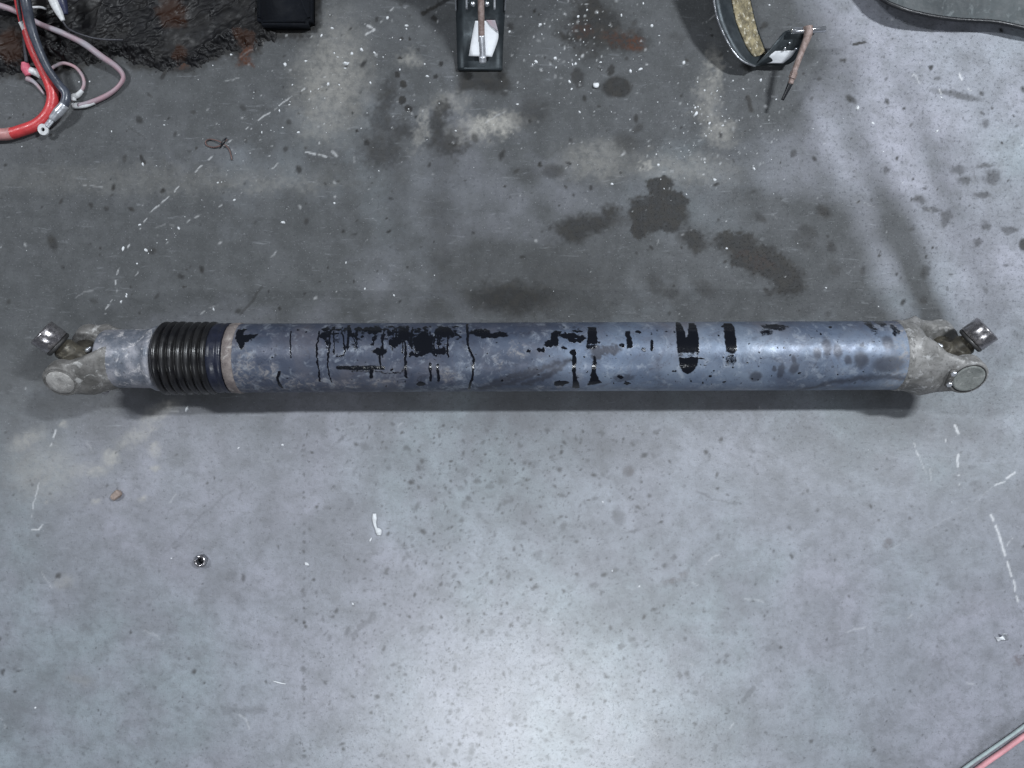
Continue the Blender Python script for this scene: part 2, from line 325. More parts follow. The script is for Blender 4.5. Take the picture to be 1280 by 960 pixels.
sc([(1105, 690), (1160, 662), (1215, 632), (1245, 606)], .8, .16, .3); sc([(1244, 607), (1256, 601)], 1.0, .8, .35); sc([(1258, 597), (1269, 590)], 1.7, .9)
sc([(1140, 95), (1142, 92), (1150, 105)], 1.0, .5); sc([(1174, 112), (1177, 118)], 1.3, .7); sc([(1199, 92), (1202, 99)], 1.5, .9); sc([(1209, 110), (1215, 113)], 1.0, .7)
for q in range(430):   # pale flecks pressed into the concrete
    m = rnd.random()
    if m < .35: x, y = rnd.gauss(720, 60), rnd.gauss(50, 55)
    elif m < .6: x, y = rnd.gauss(885, 45), rnd.gauss(165, 45)
    elif m < .8: x, y = rnd.gauss(430, 110), rnd.gauss(90, 80)
    else: x, y = rnd.uniform(0, 1280), rnd.uniform(0, 400)
    r = .45+min(rnd.expovariate(1/.3), 1.2); L.ell('chalk', x, y, r*rnd.uniform(1, 1.8), r, rnd.random()*3, v=rnd.uniform(.12, .45), rag=3, soft=.7)
up = 1+.55*sst(420, 380, Y); cv.L['oil'][:] = np.clip(cv.L['oil']*up, 0, 1)
gs = lambda x, y, a, b_: np.exp(-((X-x)/a)**2-((Y-y)/b_)**2)
tint = fbm(X, Y, 210, 91, 3)-.14*gs(520, 600, 170, 110)-.1*gs(690, 850, 120, 120)+.15*gs(1150, 150, 250, 200)+.15*gs(430, 790, 90, 120)+.15*gs(1100, 850, 200, 100)
zz = np.zeros_like(X)
co = np.stack([np.broadcast_to(gx, X.shape), np.broadcast_to(gy[::-1, None], X.shape), zz], -1)
fm = grid_mesh('floor', co[::-1])
fl = lambda a: np.ascontiguousarray(a[::-1])
add_attr(fm, 'grime_shade', fl(np.clip(grime_shade, -.2, 1.6)));
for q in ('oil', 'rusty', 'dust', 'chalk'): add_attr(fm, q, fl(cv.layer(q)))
add_attr(fm, 'tint', fl(tint)); add_attr(fm, 'matte', fl(sst(640, 400, Y+wob)))
n = N('concrete')
g = n.attr('grime_shade'); oil = n.attr('oil'); rs = n.attr('rusty'); du = n.attr('dust'); ch = n.attr('chalk')
base = n.mix(n.ramp(n.attr('tint'), .35, .65), (.335, .385, .420), (.370, .375, .435))
base = n.mix(n.ramp(n.noise(9, 6, .6), .35, .7), base, (.315, .33, .375))
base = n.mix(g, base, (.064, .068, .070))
m0 = n.ramp(n.noise(640, 4, .8), .32, .68); base = n.mix(n.math('MULTIPLY', m0, .38), base, n.mix(.62, base, (.02, .02, .025)))
m6 = n.ramp(n.noise(11, 9, .66, .5), .44, .64); base = n.mix(n.math('MULTIPLY', m6, .30), base, (.12, .125, .135))
m1 = n.ramp(n.noise(38, 10, .74), .40, .66); base = n.mix(n.math('MULTIPLY', m1, .42), base, (.11, .115, .12))
m5 = n.ramp(n.noise(95, 8, .72, .4), .52, .66); base = n.mix(n.math('MULTIPLY', m5, .30), base, (.075, .078, .085))
m2 = n.ramp(n.noise(210, 5, .7), .55, .68); base = n.mix(n.math('MULTIPLY', m2, .50), base, (.06, .062, .07))
m3 = n.ramp(n.noise(330, 4, .7), .60, .72); base = n.mix(n.math('MULTIPLY', m3, .34), base, (.55, .57, .6))
m4 = n.ramp(n.noise(26, 7, .7, .6, stretch=(1, 5, 1)), .58, .72); base = n.mix(n.math('MULTIPLY', m4, .22), base, (.42, .44, .47))
duf = n.math('MULTIPLY', du, n.ramp(n.noise(90, 6, .7), .3, .62, .35, 1)); base = n.mix(duf, base, (.40, .385, .35))
oc = n.mix(n.ramp(n.noise(60, 5), .4, .65), (.010, .010, .010), (.022, .021, .019))
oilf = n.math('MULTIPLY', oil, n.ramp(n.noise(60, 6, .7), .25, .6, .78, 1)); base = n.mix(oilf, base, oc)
rf = n.math('MULTIPLY', rs, n.ramp(n.noise(120, 5, .7), .35, .6)); base = n.mix(rf, base, n.mix(n.noise(200), (.085, .022, .004), (.030, .011, .004)))
base = n.mix(n.math('MULTIPLY', ch, n.ramp(n.noise(260, 3), .3, .5, .55, 1)), base, (.82, .83, .84))
r = n.ramp(n.noise(30, 6), .3, .7, .36, .43); r = n.fmix(n.attr('matte'), r, .55); r = n.fmix(n.math('MULTIPLY', g, .85), r, .68); r = n.fmix(n.math('MULTIPLY', oil, .9), r, .60)
h = n.math('ADD', n.noise(70, 9, .65), n.math('MULTIPLY', m2, -.25)); n.bump(h, .0016, .55)
n.set(n.b.inputs['Coat Weight'], n.fmix(n.attr('matte'), 1., .0)); n.set(n.b.inputs['Coat IOR'], 1.9); n.set(n.b.inputs['Coat Roughness'], .36)
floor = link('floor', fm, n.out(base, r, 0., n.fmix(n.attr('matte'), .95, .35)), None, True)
tag(floor, 'stained grey concrete shop floor with oil spots and white scratches', None, None, 'structure')

# ------------------------------------------------------------------ shared materials
M = {}
n = N('painted_tube')    # weathered blue-grey steel tube
wet = n.attr('wet'); ov = n.attr('ovals'); du = n.attr('dust'); dk = n.attr('dark')
b = n.mix(n.ramp(n.noise(14, 6, .6, .4), .3, .7), (.120, .158, .230), (.205, .250, .320))
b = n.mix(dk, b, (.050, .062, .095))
b = n.mix(n.math('MULTIPLY', n.ramp(n.noise(55, 8, .7, .5), .5, .68), .5), b, (.36, .40, .46))
b = n.mix(n.math('MULTIPLY', n.ramp(n.noise(20, 8, .7, 1.), .48, .66), .5), b, (.10, .105, .135))
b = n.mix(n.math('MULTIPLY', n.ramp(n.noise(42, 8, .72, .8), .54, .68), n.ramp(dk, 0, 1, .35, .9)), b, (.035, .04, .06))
b = n.mix(n.math('MULTIPLY', n.ramp(n.noise(300, 3, .6), .60, .70), .5), b, (.03, .03, .04))
b = n.mix(n.math('MULTIPLY', du, n.ramp(n.noise(110, 8, .75, .6), .44, .66, 0, .8)), b, (.27, .255, .25))
b = n.mix(n.math('MULTIPLY', n.ramp(n.noise(9, 4), .5, .75), .25), b, (.27, .23, .22))
b = n.mix(n.math('MULTIPLY', ov, .92), b, (.040, .044, .060))
wet = n.ramp(n.math('ADD', wet, n.math('MULTIPLY', n.math('SUBTRACT', n.noise(190, 6, .75), .5), 1.7)), .22, .74)
b = n.mix(wet, b, (.005, .006, .009))
rr = n.ramp(n.noise(60, 6), .3, .7, .38, .54); rr = n.fmix(du, rr, .75); rr = n.fmix(wet, rr, .11)
mt = n.fmix(wet, n.fmix(du, .25, 0.), 0.)
n.bump(n.math('ADD', n.noise(120, 6, .6), n.math('MULTIPLY', wet, -.4)), .0006, .6)
M['tube'] = n.out(b, rr, mt, .5)
def cast_mat(name, c1, c2, c3, rough, metal, sc=30):
    n = N(name); b = n.mix(n.ramp(n.noise(sc, 6, .65, .3), .35, .65), c1, c2)
    b = n.mix(n.ramp(n.noise(sc*2.2, 7, .7, .6), .54, .66), b, c3)
    b = n.mix(n.math('MULTIPLY', n.ramp(n.noise(sc*9, 4), .55, .7), .5), b, (.05, .05, .05))
    n.bump(n.noise(sc*5, 7, .6), .0007, .7)
    return n.out(b, n.ramp(n.noise(sc*2), .3, .7, rough, rough+.2), metal, .4)
M['cast'] = cast_mat('dusty_cast_steel', (.15, .147, .14), (.27, .265, .26), (.40, .40, .40), .45, .15, 34)
M['cast_dark'] = cast_mat('greasy_cast_steel', (.10, .096, .09), (.21, .203, .195), (.40, .395, .385), .42, .2, 34)
M['sleeve'] = cast_mat('flaking_sleeve_paint', (.12, .135, .165), (.30, .30, .33), (.50, .49, .50), .42, .15, 34)
M['cross'] = cast_mat('greasy_cross', (.04, .036, .03), (.10, .09, .07), (.22, .20, .16), .4, .2)
M['rubber'] = simple('black_rubber', (.0065, .0065, .008), .33, 0, .3, 38, (.015, .0145, .015), bump=.0002)
M['cuff'] = simple('blue_black_cuff', (.017, .020, .036), .35, 0, .4, 60)
M['collar'] = cast_mat('brown_collar', (.15, .125, .12), (.26, .225, .21), (.36, .33, .31), .5, .1, 40)
M['chrome'] = simple('bright_steel', (.50, .48, .49), .26, .92, .4, 160, bump=.00006)
M['capface'] = cast_mat('dusty_cap_face', (.26, .25, .24), (.37, .36, .345), (.48, .47, .45), .6, .1, 60)
M['capgrey'] = cast_mat('grey_cap_face', (.17, .18, .172), (.25, .262, .25), (.33, .335, .32), .5, .1, 40)
M['seal'] = simple('dark_seal', (.035, .034, .034), .5, 0, .3)
M['rustbolt'] = simple('rusty_bolt_steel', (.36, .28, .26), .6, .25, .4, 160, (.21, .15, .13), .0006)
M['band'] = simple('stainless_band', (.06, .072, .08), .40, .6, .4, 25)
M['bandglass'] = simple('polished_band_edge', (.75, .77, .8), .2, .9, .2, 50)
M['liner'] = cast_mat('yellowed_liner', (.10, .085, .05), (.33, .28, .17), (.62, .58, .48), .6, 0, 75)
M['label'] = simple('white_label', (.78, .80, .83), .55, 0, .12, 60)
M['steel'] = simple('zinc_steel', (.66, .68, .72), .34, .6, .3, 120, bump=.0001)
M['nutdark'] = simple('dull_nut_steel', (.22, .23, .26), .35, .6, .5, 150, bump=.0001)
M['redcable'] = simple('red_cable_jacket', (.58, .055, .06), .38, 0, .22, 70)
M['pinkcable'] = simple('faded_red_end', (.50, .24, .23), .45, 0, .35, 80)
M['blackcable'] = simple('grey_black_cable_jacket', (.065, .075, .10), .38, 0, .4, 60)
M['greywire'] = simple('grey_wire_jacket', (.30, .29, .32), .5, 0, .35, 40, (.36, .22, .24))
M['pinkwire'] = simple('dusty_pink_jacket', (.34, .21, .24), .5, 0, .35, 30, (.30, .28, .31))
M['darkwire'] = simple('dark_wire_jacket', (.045, .045, .055), .45, 0, .4, 60)
M['whiteplug'] = simple('white_plastic', (.66, .67, .68), .4, 0, .25, 150)
M['blueplug'] = simple('blue_black_plastic', (.03, .035, .075), .4, 0, .3, 80)
M['pinkplug'] = simple('pink_plastic', (.60, .13, .19), .45, 0, .25, 90)
M['block'] = simple('dark_blue_rubber', (.004, .0055, .009), .8, 0, .3, 22, bump=.001, spec=.2)
M['hose'] = simple('red_hose', (.72, .34, .37), .45, 0, .2, 60)
M['hosegreen'] = simple('faded_green_hose', (.40, .48, .48), .5, 0, .2, 60)
M['flap'] = cast_mat('streaked_rubber', (.035, .042, .046), (.062, .073, .077), (.12, .135, .14), .5, 0, 22)
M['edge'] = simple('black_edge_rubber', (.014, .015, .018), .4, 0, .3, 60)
M['stone'] = simple('tan_stone', (.37, .29, .25), .8, 0, .35, 120, bump=.001)
M['chip'] = simple('white_flake', (.74, .76, .78), .7, 0, .2, 200)
M['brownwire'] = simple('brown_wire', (.17, .10, .09), .5, .2, .4, 200)

# ------------------------------------------------------------------ the drive shaft
AH = .0665
A0 = P(100, 448.5, AH); A1 = P(1190, 444, AH)
yaw = math.atan2(A1.y-A0.y, A1.x-A0.x)
mid = A0+(A1-A0)*((0-A0.x)/(A1.x-A0.x))
shaft = tag(empty('drive_shaft', (mid.x, mid.y, 0), (0, 0, yaw)),
            'long blue-grey steel drive shaft lying across the concrete floor', 'drive shaft')
RT = .0515
def tube_point(px, py):
    """where the photograph's ray meets the tube: returns (x along the axis, arc length from the top, towards the viewer's feet positive)"""
    d = Vector(((px-CX)/FPX, -(py-CY)/FPX, -1)); o = Vector((0, 0, HC)); c, s = math.cos(-yaw), math.sin(-yaw)
    o2 = Vector((o.x-mid.x, o.y-mid.y, o.z-AH)); R = lambda v: Vector((v.x*c-v.y*s, v.x*s+v.y*c, v.z))
    o2, d = R(o2), R(d); A = d.y**2+d.z**2; B = o2.y*d.y+o2.z*d.z; Cc = o2.y**2+o2.z**2-RT**2; D = B*B-A*Cc
    t = (-B-math.sqrt(max(D, 0)))/A; p = o2+d*t
    return p.x, math.atan2(-p.y, p.z)*RT
TX0, TX1 = -.403, .573
K = 860.0
nx, ns = 1000, 240
ux = np.linspace(TX0, TX1, nx)*K; uy = (np.arange(ns)/ns-.5)*2*PI*RT*K
tc = Canvas(ux, uy, 31)
def tp(px, py):
    x, s = tube_point(px, py); return (x*K, s*K)
def T_ell(k, px, py, rx, ry, rot=0, **kw):
    u, w = tp(px, py); u2, w2 = tp(px, py-ry); u3, w3 = tp(px, py+ry); tc.ell(k, u, (w2+w3)/2, rx, max(abs(w3-w2)/2, .8), rot, **kw)
def T_line(k, pts, wd, **kw): tc.line(k, [tp(*p) for p in pts], wd, **kw)
def T_poly(k, pts, **kw): tc.poly(k, [tp(*p) for p in pts], **kw)
# black oil runs and peeled patches
T_poly('wet', [(297, 412), (310, 411), (306, 419), (322, 418), (320, 423), (306, 428), (303, 437), (297, 434)], rag=8)
T_line('wet', [(364, 414), (363, 430), (364, 447)], .9, rag=2); T_line('wet', [(399, 414), (397, 440), (398, 462), (400, 477)], 1.2, rag=4)
T_line('wet', [(414, 414), (411, 440), (410, 458), (414, 478)], 1.0, rag=5); T_line('wet', [(427, 413), (431, 432), (430, 443), (421, 445)], .9, rag=4)
T_line('wet', [(349, 464), (348, 474), (352, 485)], 1.8, rag=4)
rnd = random.Random(9)
for q in range(46):
    x = rnd.uniform(404, 566); y = 409+abs(rnd.gauss(0, 9)); T_ell('wet', x, y, rnd.uniform(1.5, 7), rnd.uniform(1, 4), 0, rag=7, v=rnd.uniform(.6, 1))
for q in range(26):
    x = rnd.uniform(415, 562); y0 = rnd.uniform(408, 420); T_line('wet', [(x, y0), (x+rnd.uniform(-3, 2), y0+rnd.uniform(10, 30))], rnd.uniform(.6, 1.6), rag=5, v=.9)
for a in [(478, 440, 9, 5), (505, 420, 10, 10), (530, 430, 14, 13), (545, 440, 14, 4), (520, 442, 10, 3), (493, 428, 8, 5), (555, 415, 12, 6), (465, 412, 10, 4), (600, 416, 14, 6), (620, 418, 12, 4)]: T_ell('wet', *a, rag=12, v=.95)
T_line('wet', [(507, 435), (507, 458), (508, 472)], 1.6, rag=4); T_line('wet', [(475, 440), (475, 455)], 1.2, rag=3); T_line('wet', [(465, 460), (464, 472)], 2, rag=5)
T_line('wet', [(537, 456), (538, 476)], 1.7, rag=4); T_line('wet', [(547, 456), (548, 476)], 2.1, rag=4); T_ell('wet', 526, 480, 6, 3, -.3); T_line('wet', [(440, 463), (500, 466), (505, 462)], 1.4, rag=6, v=.6)
T_line('wet', [(423, 459.5), (450, 460), (479, 459.5)], 2.6, rag=2); T_line('wet', [(584, 405), (585, 430), (592, 450), (590, 470), (587, 486)], 1.6, rag=4)
for a in [(693, 424, 6, 8), (685, 430, 5, 4), (676, 437, 5, 3), (712, 420, 13, 3.5), (716, 426, 6, 3), (727, 424, 6, 5), (698, 416, 5, 3), (722, 414, 8, 1.5), (661, 440, 3, 1.5), (705, 436, 4, 2), (715, 439, 4, 3)]: T_ell('wet', *a, rag=8, v=1)
T_poly('wet', [(735, 408), (745, 409), (748, 430), (734, 431)], rag=4); T_poly('wet', [(733, 431), (747, 431), (745, 436), (734, 437)], rag=4, v=.75)
T_ell('ovals', 755, 437, 20, 5, -.1, rag=12, v=1); T_ell('ovals', 745, 445, 8, 4, 0, rag=8, v=1)
T_line('wet', [(717, 440), (718, 460), (719, 482)], 2.0, rag=4); T_poly('wet', [(716, 470), (722, 470), (724, 485), (714, 485)], rag=4)
T_line('wet', [(743, 446), (742, 465), (741, 478)], 2.4, rag=5); T_poly('wet', [(739, 465), (746, 466), (752, 478), (734, 482)], rag=5); T_ell('wet', 700, 479, 9, 3.5, -.2, rag=8)
T_poly('wet', [(782, 414), (787, 414), (791, 434), (784, 437)], rag=4); T_ell('wet', 777, 431, 4, 3, 0, rag=4, v=.8); T_ell('wet', 797, 415, 4, 2, 0, rag=5); T_line('wet', [(815, 426), (815, 437)], 2, rag=3); T_ell('wet', 805, 437, 3.5, 3, 0, rag=3, v=.7); T_ell('wet', 814, 418, 1.6, 1, 0); T_ell('ovals', 780, 472, 12, 4, 0, rag=10, v=.7); T_ell('wet', 776, 471, 4, 2, 0, rag=5); T_ell('wet', 784, 479, 5, 1.5, 0, rag=4)
T_poly('wet', [(844, 401), (851, 404), (857, 421), (859, 421), (861, 404), (868, 404), (874, 424), (874, 441), (846, 441), (845, 420)], rag=3)
T_poly('wet', [(846, 440), (874, 440), (873, 446), (848, 446)], v=.45, rag=3)
T_poly('wet', [(848, 447), (873, 446), (872, 456), (867, 464), (860, 468), (853, 464), (849, 456)], rag=2)
T_poly('wet', [(904, 404), (914, 404), (920, 420), (921, 438), (917, 442), (908, 439), (905, 420)], rag=3); T_ell('wet', 914, 450, 7, 8, 0, rag=2, v=.55); T_line('wet', [(903, 408), (908, 406)], 2)
for a in [(843, 464, 3, 1.2), (888, 470, 2.4, 1.5), (892, 463, 1.5, 1.2), (876, 448, 5, .8)]: T_ell('wet', *a, rag=2)
for a in [(968, 409, 18, 4), (958, 416, 8, 4), (1090, 409, 5, 8), (1103, 406, 7, 5), (1120, 414, 5, 8)]: T_ell('wet', *a, rag=7, v=.75, soft=.5)
for a in [(976, 463, 5, 9), (992, 460, 6, 8), (1021, 441, 5, 8), (1034, 435, 5.5, 11), (1048, 439, 5.5, 9), (1060, 450, 4.5, 6), (967, 461, 3, 4), (945, 470, 8, 6), (1077, 450, 9, 10), (1112, 455, 20, 11), (993, 449, 3, 5), (1077, 431, 2.5, 3), (1110, 428, 8, 9)]: T_ell('ovals', *a, rag=5, v=.85, soft=.35)
for q in range(170):
    x = rnd.uniform(405, 575); y = 408+abs(rnd.gauss(0, 14)); T_ell('wet', x, y, rnd.uniform(.7, 3.2), rnd.uniform(.6, 2.4), 0, rag=8, v=rnd.uniform(.4, .9))
for q in range(160):
    x = rnd.uniform(300, 1130); y = rnd.uniform(408, 483); T_ell('wet', x, y, rnd.uniform(.6, 2.2), rnd.uniform(.5, 1.6), 0, rag=4, v=rnd.uniform(.4, .9))
for a in [((600, 486), (650, 474), (700, 452)), ((615, 480), (640, 470), (668, 462)), ((655, 482), (690, 466), (712, 452))]: T_line('ovals', list(a), 4, rag=12, v=.95, soft=.8)
T_line('ovals', [(1000, 487), (1040, 478), (1095, 470), (1130, 472)], 5, rag=10, v=.8, soft=.8)
for a in [(335, 465, 16, 10), (310, 450, 8, 18), (300, 470, 14, 14), (480, 478, 20, 5), (380, 478, 30, 6), (622, 451, 5, 8), (648, 438, 10, 10), (1125, 460, 12, 14), (560, 470, 14, 8), (430, 480, 20, 5), (690, 484, 20, 2), (300, 440, 6, 26)]: T_ell('dust', *a, rag=16, v=.9, soft=.6)
Xt, Yt = tc.X, tc.Y
low = sst(18, 42, Yt+(fbm(Xt, Yt, 60, 4)-.5)*30)*sst(-100, -250, Xt+K*.03)
tc.layer('dust')[:] = np.maximum(tc.layer('dust'), low*.45)
tc.layer('dust')[:] = np.maximum(tc.layer('dust'), 1.*sst(TX1*K-46, TX1*K-4, Xt+(fbm(Xt, Yt, 30, 23)-.5)*40)+.6*sst(TX0*K+10, TX0*K, Xt))
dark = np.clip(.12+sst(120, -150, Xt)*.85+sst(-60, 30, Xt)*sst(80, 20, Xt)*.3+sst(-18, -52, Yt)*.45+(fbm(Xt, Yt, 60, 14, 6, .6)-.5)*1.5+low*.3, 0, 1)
ph = uy/(RT*K)
XX, PH = np.meshgrid(ux/K, ph)
rad = RT*(1+0*XX)
co = np.stack([XX, -rad*np.sin(PH), AH+rad*np.cos(PH)], -1)
me = grid_mesh('tube', co, True)
for q in ('wet', 'ovals', 'dust'): add_attr(me, q, tc.layer(q))
add_attr(me, 'dark', dark)
link('tube', me, M['tube'], shaft)
AX = Vector((0, 0, AH)); XD = Vector((1, 0, 0))
def ring_part(name, prof, mat, seg=96, parent=None, lumps=0.):
    bm = bmesh.new(); lathe(bm, [(x, r) for x, r in prof], AX, XD, seg)
    if lumps:
        rl = random.Random(4); ks = [(rl.randint(9, 40), rl.random()*6) for _ in range(6)]
        for v in bm.verts:
            t = math.atan2(v.co.y, v.co.z-AH); d = sum(math.sin(k_*t+p_+v.co.x*300) for k_, p_ in ks)*lumps
            rr_ = math.hypot(v.co.y, v.co.z-AH)
            if rr_ > .045: v.co.y *= 1+d/rr_; v.co.z = AH+(v.co.z-AH)*(1+d/rr_)
    return from_bm(name, bm, mat, parent or shaft)
# collar, cuff, bellows, sleeve on the left
ring_part('collar', [(-.4165, .044), (-.4165, .0505), (-.4155, .0520), (-.4045, .0530), (-.4015, .0522), (-.4005, .049)], M['collar'], 160, None, .00012)
ring_part('boot_cuff', [(-.440, .046), (-.440, .0505), (-.4375, .0522), (-.431, .0522), (-.429, .0508), (-.4255, .0508), (-.4235, .0526), (-.419, .0526), (-.4175, .050), (-.4172, .044)], M['cuff'])
prof = [(-.5225, .040), (-.5225, .0445), (-.5205, .0470)]
x0, p = -.519, .0116
rh = random.Random(12)
for i in range(7):
    hj = rh.uniform(.0066, .0078)
    for kx in range(12):
        t = kx/12; s = abs(math.sin(PI*t)); prof.append((x0+(i+t)*p, .0478+hj*s**.62))
prof += [(x0+7*p, .0478), (x0+7*p+.0012, .050), (x0+7*p+.002, .044)]
ring_part('rubber_bellows', prof, M['rubber'], 128)
ring_part('slip_sleeve', [(-.606, .030), (-.606, .0415), (-.603, .0432), (-.575, .0436), (-.545, .0442), (-.536, .0446), (-.5335, .0462), (-.529, .0484), (-.524, .0490), (-.5225, .038)], M['sleeve'])
ring_part('weld_seam', [(TX1-.004, .0500), (TX1-.003, .0520), (TX1, .0530), (TX1+.003, .0526), (TX1+.004, .050)], M['cast'], 200, None, .00022)

TH = math.radians(37)
def universal_joint(xc, sgn, hub_r, big, mat):
    """yoke with two ears, cross and four bearing cups; sgn=+1 opens to the right"""
    Xv = Vector((sgn, 0, 0)); A = Vector((0, -math.sin(TH), math.cos(TH))); B = A.cross(Xv)
    O = Vector((xc, 0, AH))
    w = lambda x, a, b_: O+Xv*x+A*a+B*b_
    bm = bmesh.new()
    # hub
    lathe(bm, [(-.088, hub_r-.002), (-.086, hub_r), (-.066, hub_r), (-.055, hub_r*.86), (-.049, hub_r*.62), (-.046, .01)], O, Xv, 48)
    for sg in (1, -1):
        secs = []
        for (x, ai, ao, hw, pw) in [(-.080, .004, hub_r-.001, hub_r*.92, 2.2), (-.066, .010, hub_r+.001, hub_r*.93, 2.4), (-.050, .024, hub_r+.0045, hub_r*.86, 2.6), (-.034, .033, .0545, .033, 3), (-.018, .0355, .0575, .0285, 3), (0, .036, .0580, .0268, 3), (.012, .037, .0570, .0225, 3)]:
            if big: ao += .0005; hw *= 1.03
            ring = []; cm, hh = (ai+ao)/2, (ao-ai)/2
            for kk in range(28):
                t = 2*PI*kk/28; c, s = math.cos(t), math.sin(t)
                bb = hw*math.copysign(abs(c)**(2/pw), c); aa = cm+hh*math.copysign(abs(s)**(2/pw), s)
                # outer face follows the hub's roundness near the hub
                f = max(0, min(1, (-x-.030)/.04)); aa -= f*(hub_r-math.sqrt(max(hub_r**2-(bb*.96)**2, 0)))*(.5+.5*max(s, 0))*.95
                ring.append(bm.verts.new(w(x, aa*sg, bb)))
            secs.append(ring)
        for a_, b_ in zip(secs, secs[1:]):
            for kk in range(28): bm.faces.new((a_[kk], a_[(kk+1) % 28], b_[(kk+1) % 28], b_[kk]))
        bm.faces.new(secs[0][::-1]); bm.faces.new(secs[-1])
        rb = .0285 if big else .0262
        lathe(bm, [(.034, rb-.003), (.036, rb-.001), (.055, rb), (.0585, rb-.0015)], O, A*sg, 48)
    bmesh.ops.recalc_face_normals(bm, faces=bm.faces)
    y = from_bm('yoke', bm, mat, shaft)
    bake(y, ('REMESH', dict(mode='VOXEL', voxel_size=.0013)), ('SMOOTH', dict(factor=.5, iterations=7)))
    if not y.data.materials: y.data.materials.append(mat)
    # cross
    al = math.radians(51)
    fb = (Xv*math.cos(al)+Vector((0, math.cos(TH), math.sin(TH)))*math.sin(al)).normalized()
    bm = bmesh.new()
    bmesh.ops.create_icosphere(bm, subdivisions=4, radius=.0205, matrix=Matrix.Translation(O))
    for d in (A, -A, fb, -fb): lathe(bm, [(.0, .0165), (.026, .0165), (.030, .0125), (.047, .0125)], O, d, 32)
    lathe(bm, [(0, .012), (.0225, .012), (.0245, .009)], O, A.cross(fb), 24)
    cr = from_bm('cross', bm, M['cross'], shaft)
    bake(cr, ('REMESH', dict(mode='VOXEL', voxel_size=.0013)), ('SMOOTH', dict(factor=.5, iterations=5)))
    if not cr.data.materials: cr.data.materials.append(M['cross'])
    # free bearing cups
    for d in (fb, -fb):
        bm = bmesh.new()
        lathe(bm, [(.0365, .0135), (.0365, .0205), (.0372, .0212), (.0605, .0212), (.0615, .0206), (.0618, .0190), (.0612, .0182), (.0612, .0)][:-1], O, d, 64)
        cu = from_bm('bearing_cup', bm, M['chrome'], cr)
        for pl in cu.data.polygons: pl.use_smooth = len(pl.vertices) == 4
        if d is fb: cu['label'] = 'shiny bare steel bearing cup'
        bm = bmesh.new(); lathe(bm, [(.0305, .0135), (.0305, .0190), (.0325, .0208), (.0358, .0208), (.0362, .0135)], O, d, 48)
        from_bm('dust_seal', bm, M['seal'], cr)
    # cup faces in the ears
    for sg in (1, -1):
        rc = .0222 if big else .0195
        bm = bmesh.new(); lathe(bm, [(.050, rc), (.0592, rc), (.0602, rc-.0007), (.0604, rc-.003), (.0600, rc-.0042), (.0600, .004)] if big else [(.050, rc), (.0590, rc), (.0602, rc-.001), (.0602, .0065), (.0596, .005)], O, A*sg, 64)
        cf = from_bm('bearing_cap', bm, M['capgrey'] if big else M['capface'], y)
        cf['label'] = 'round grey bearing cap set in the ear' if big else 'pale dusty bearing cap with centre mark'
        bm = bmesh.new(); lathe(bm, [(.054, rc+.0002), (.0588, rc+.0002), (.0588, rc+.0020), (.054, rc+.0020)], O, A*sg, 64, cap=False)
        from_bm('snap_ring', bm, M['seal'] if big else M['cast_dark'], y)
    # grease fitting
    g = A.cross(fb)
    if g.z < 0: g = -g
    bm = bmesh.new(); lathe(bm, [(.022, .0035), (.027, .0035), (.0275, .0022), (.031, .0026), (.033, .0015)], O, g, 12); from_bm('grease_fitting', bm, M['steel'], cr)
    return O, Xv, A, B, y
universal_joint(-.648, -1, .0415, False, M['cast_dark'])
O, Xv, A, B, y = universal_joint(.655, 1, .0526, True, M['cast'])
# bearing plate with its two bolts beside the right cap
bm = bmesh.new()
pts = [(-.030, -.014), (-.021, -.016), (-.021, .016), (-.030, .014)]
lo = [bm.verts.new(O+Xv*x+B*b_+A*.0565) for x, b_ in pts]; hi = [bm.verts.new(O+Xv*x+B*b_+A*.0595) for x, b_ in pts]
bm.faces.new(lo[::-1]); bm.faces.new(hi)
for i in range(4): bm.faces.new((lo[i], lo[(i+1) % 4], hi[(i+1) % 4], hi[i]))
bmesh.ops.bevel(bm, geom=bm.edges[:], offset=.0008, segments=2, affect='EDGES')
from_bm('lock_plate', bm, M['cast_dark'], y)
for b_ in (-.0095, .0095):
    bm = bmesh.new(); lathe(bm, [(.0590, .0042), (.0615, .0042), (.0622, .0034), (.0624, .001)], O+Xv*-.0255+B*b_, A, 6); from_bm('bolt_head', bm, M['steel'], y, smooth=False)

# ------------------------------------------------------------------ oily mud at the top left, with the dark block
ux = np.linspace(-70, 345, 520); uy = np.linspace(-90, 100, 240)
mc = Canvas(ux, uy, 41)
mc.poly('m', [(-70, -90), (345, -90), (345, 44), (322, 50), (300, 56), (286, 54), (262, 66), (245, 80), (228, 76), (205, 80), (172, 72), (150, 62), (95, 74), (60, 68), (30, 82), (-70, 90)], rag=24, soft=15)
Xm, Ym = mc.X, mc.Y
rid = 1-np.abs(fbm(Xm*.45+Ym*.3, Ym*1.1+Xm*.55, 36, 61, 3, .42)-.5)*2
rid2 = 1-np.abs(fbm(Xm*.8+Ym*.3, Ym*1.2+.3*Xm, 24, 71, 4, .55)-.5)*2
mm = mc.layer('m'); hgt = mm*.0030+mm**1.5*(.013*fbm(Xm+.4*Ym, Ym*1.3, 44, 61, 4, .5)**1.4+.0045*rid2**4)-.0012
sc_ = (HC)/FPX
co = np.stack([(Xm-CX)*sc_, -(Ym-CY)*sc_, hgt], -1)
me = grid_mesh('mud', co[::-1].copy())
bm = bmesh.new(); bm.from_mesh(me)
bmesh.ops.delete(bm, geom=[f for f in bm.faces if max(v.co.z for v in f.verts) < -.0008], context='FACES'); bm.to_mesh(me); bm.free()
n = N('oily_mud'); b = n.mix(n.ramp(n.noise(25, 6), .4, .65), (.004, .004, .005), (.010, .0095, .0095))
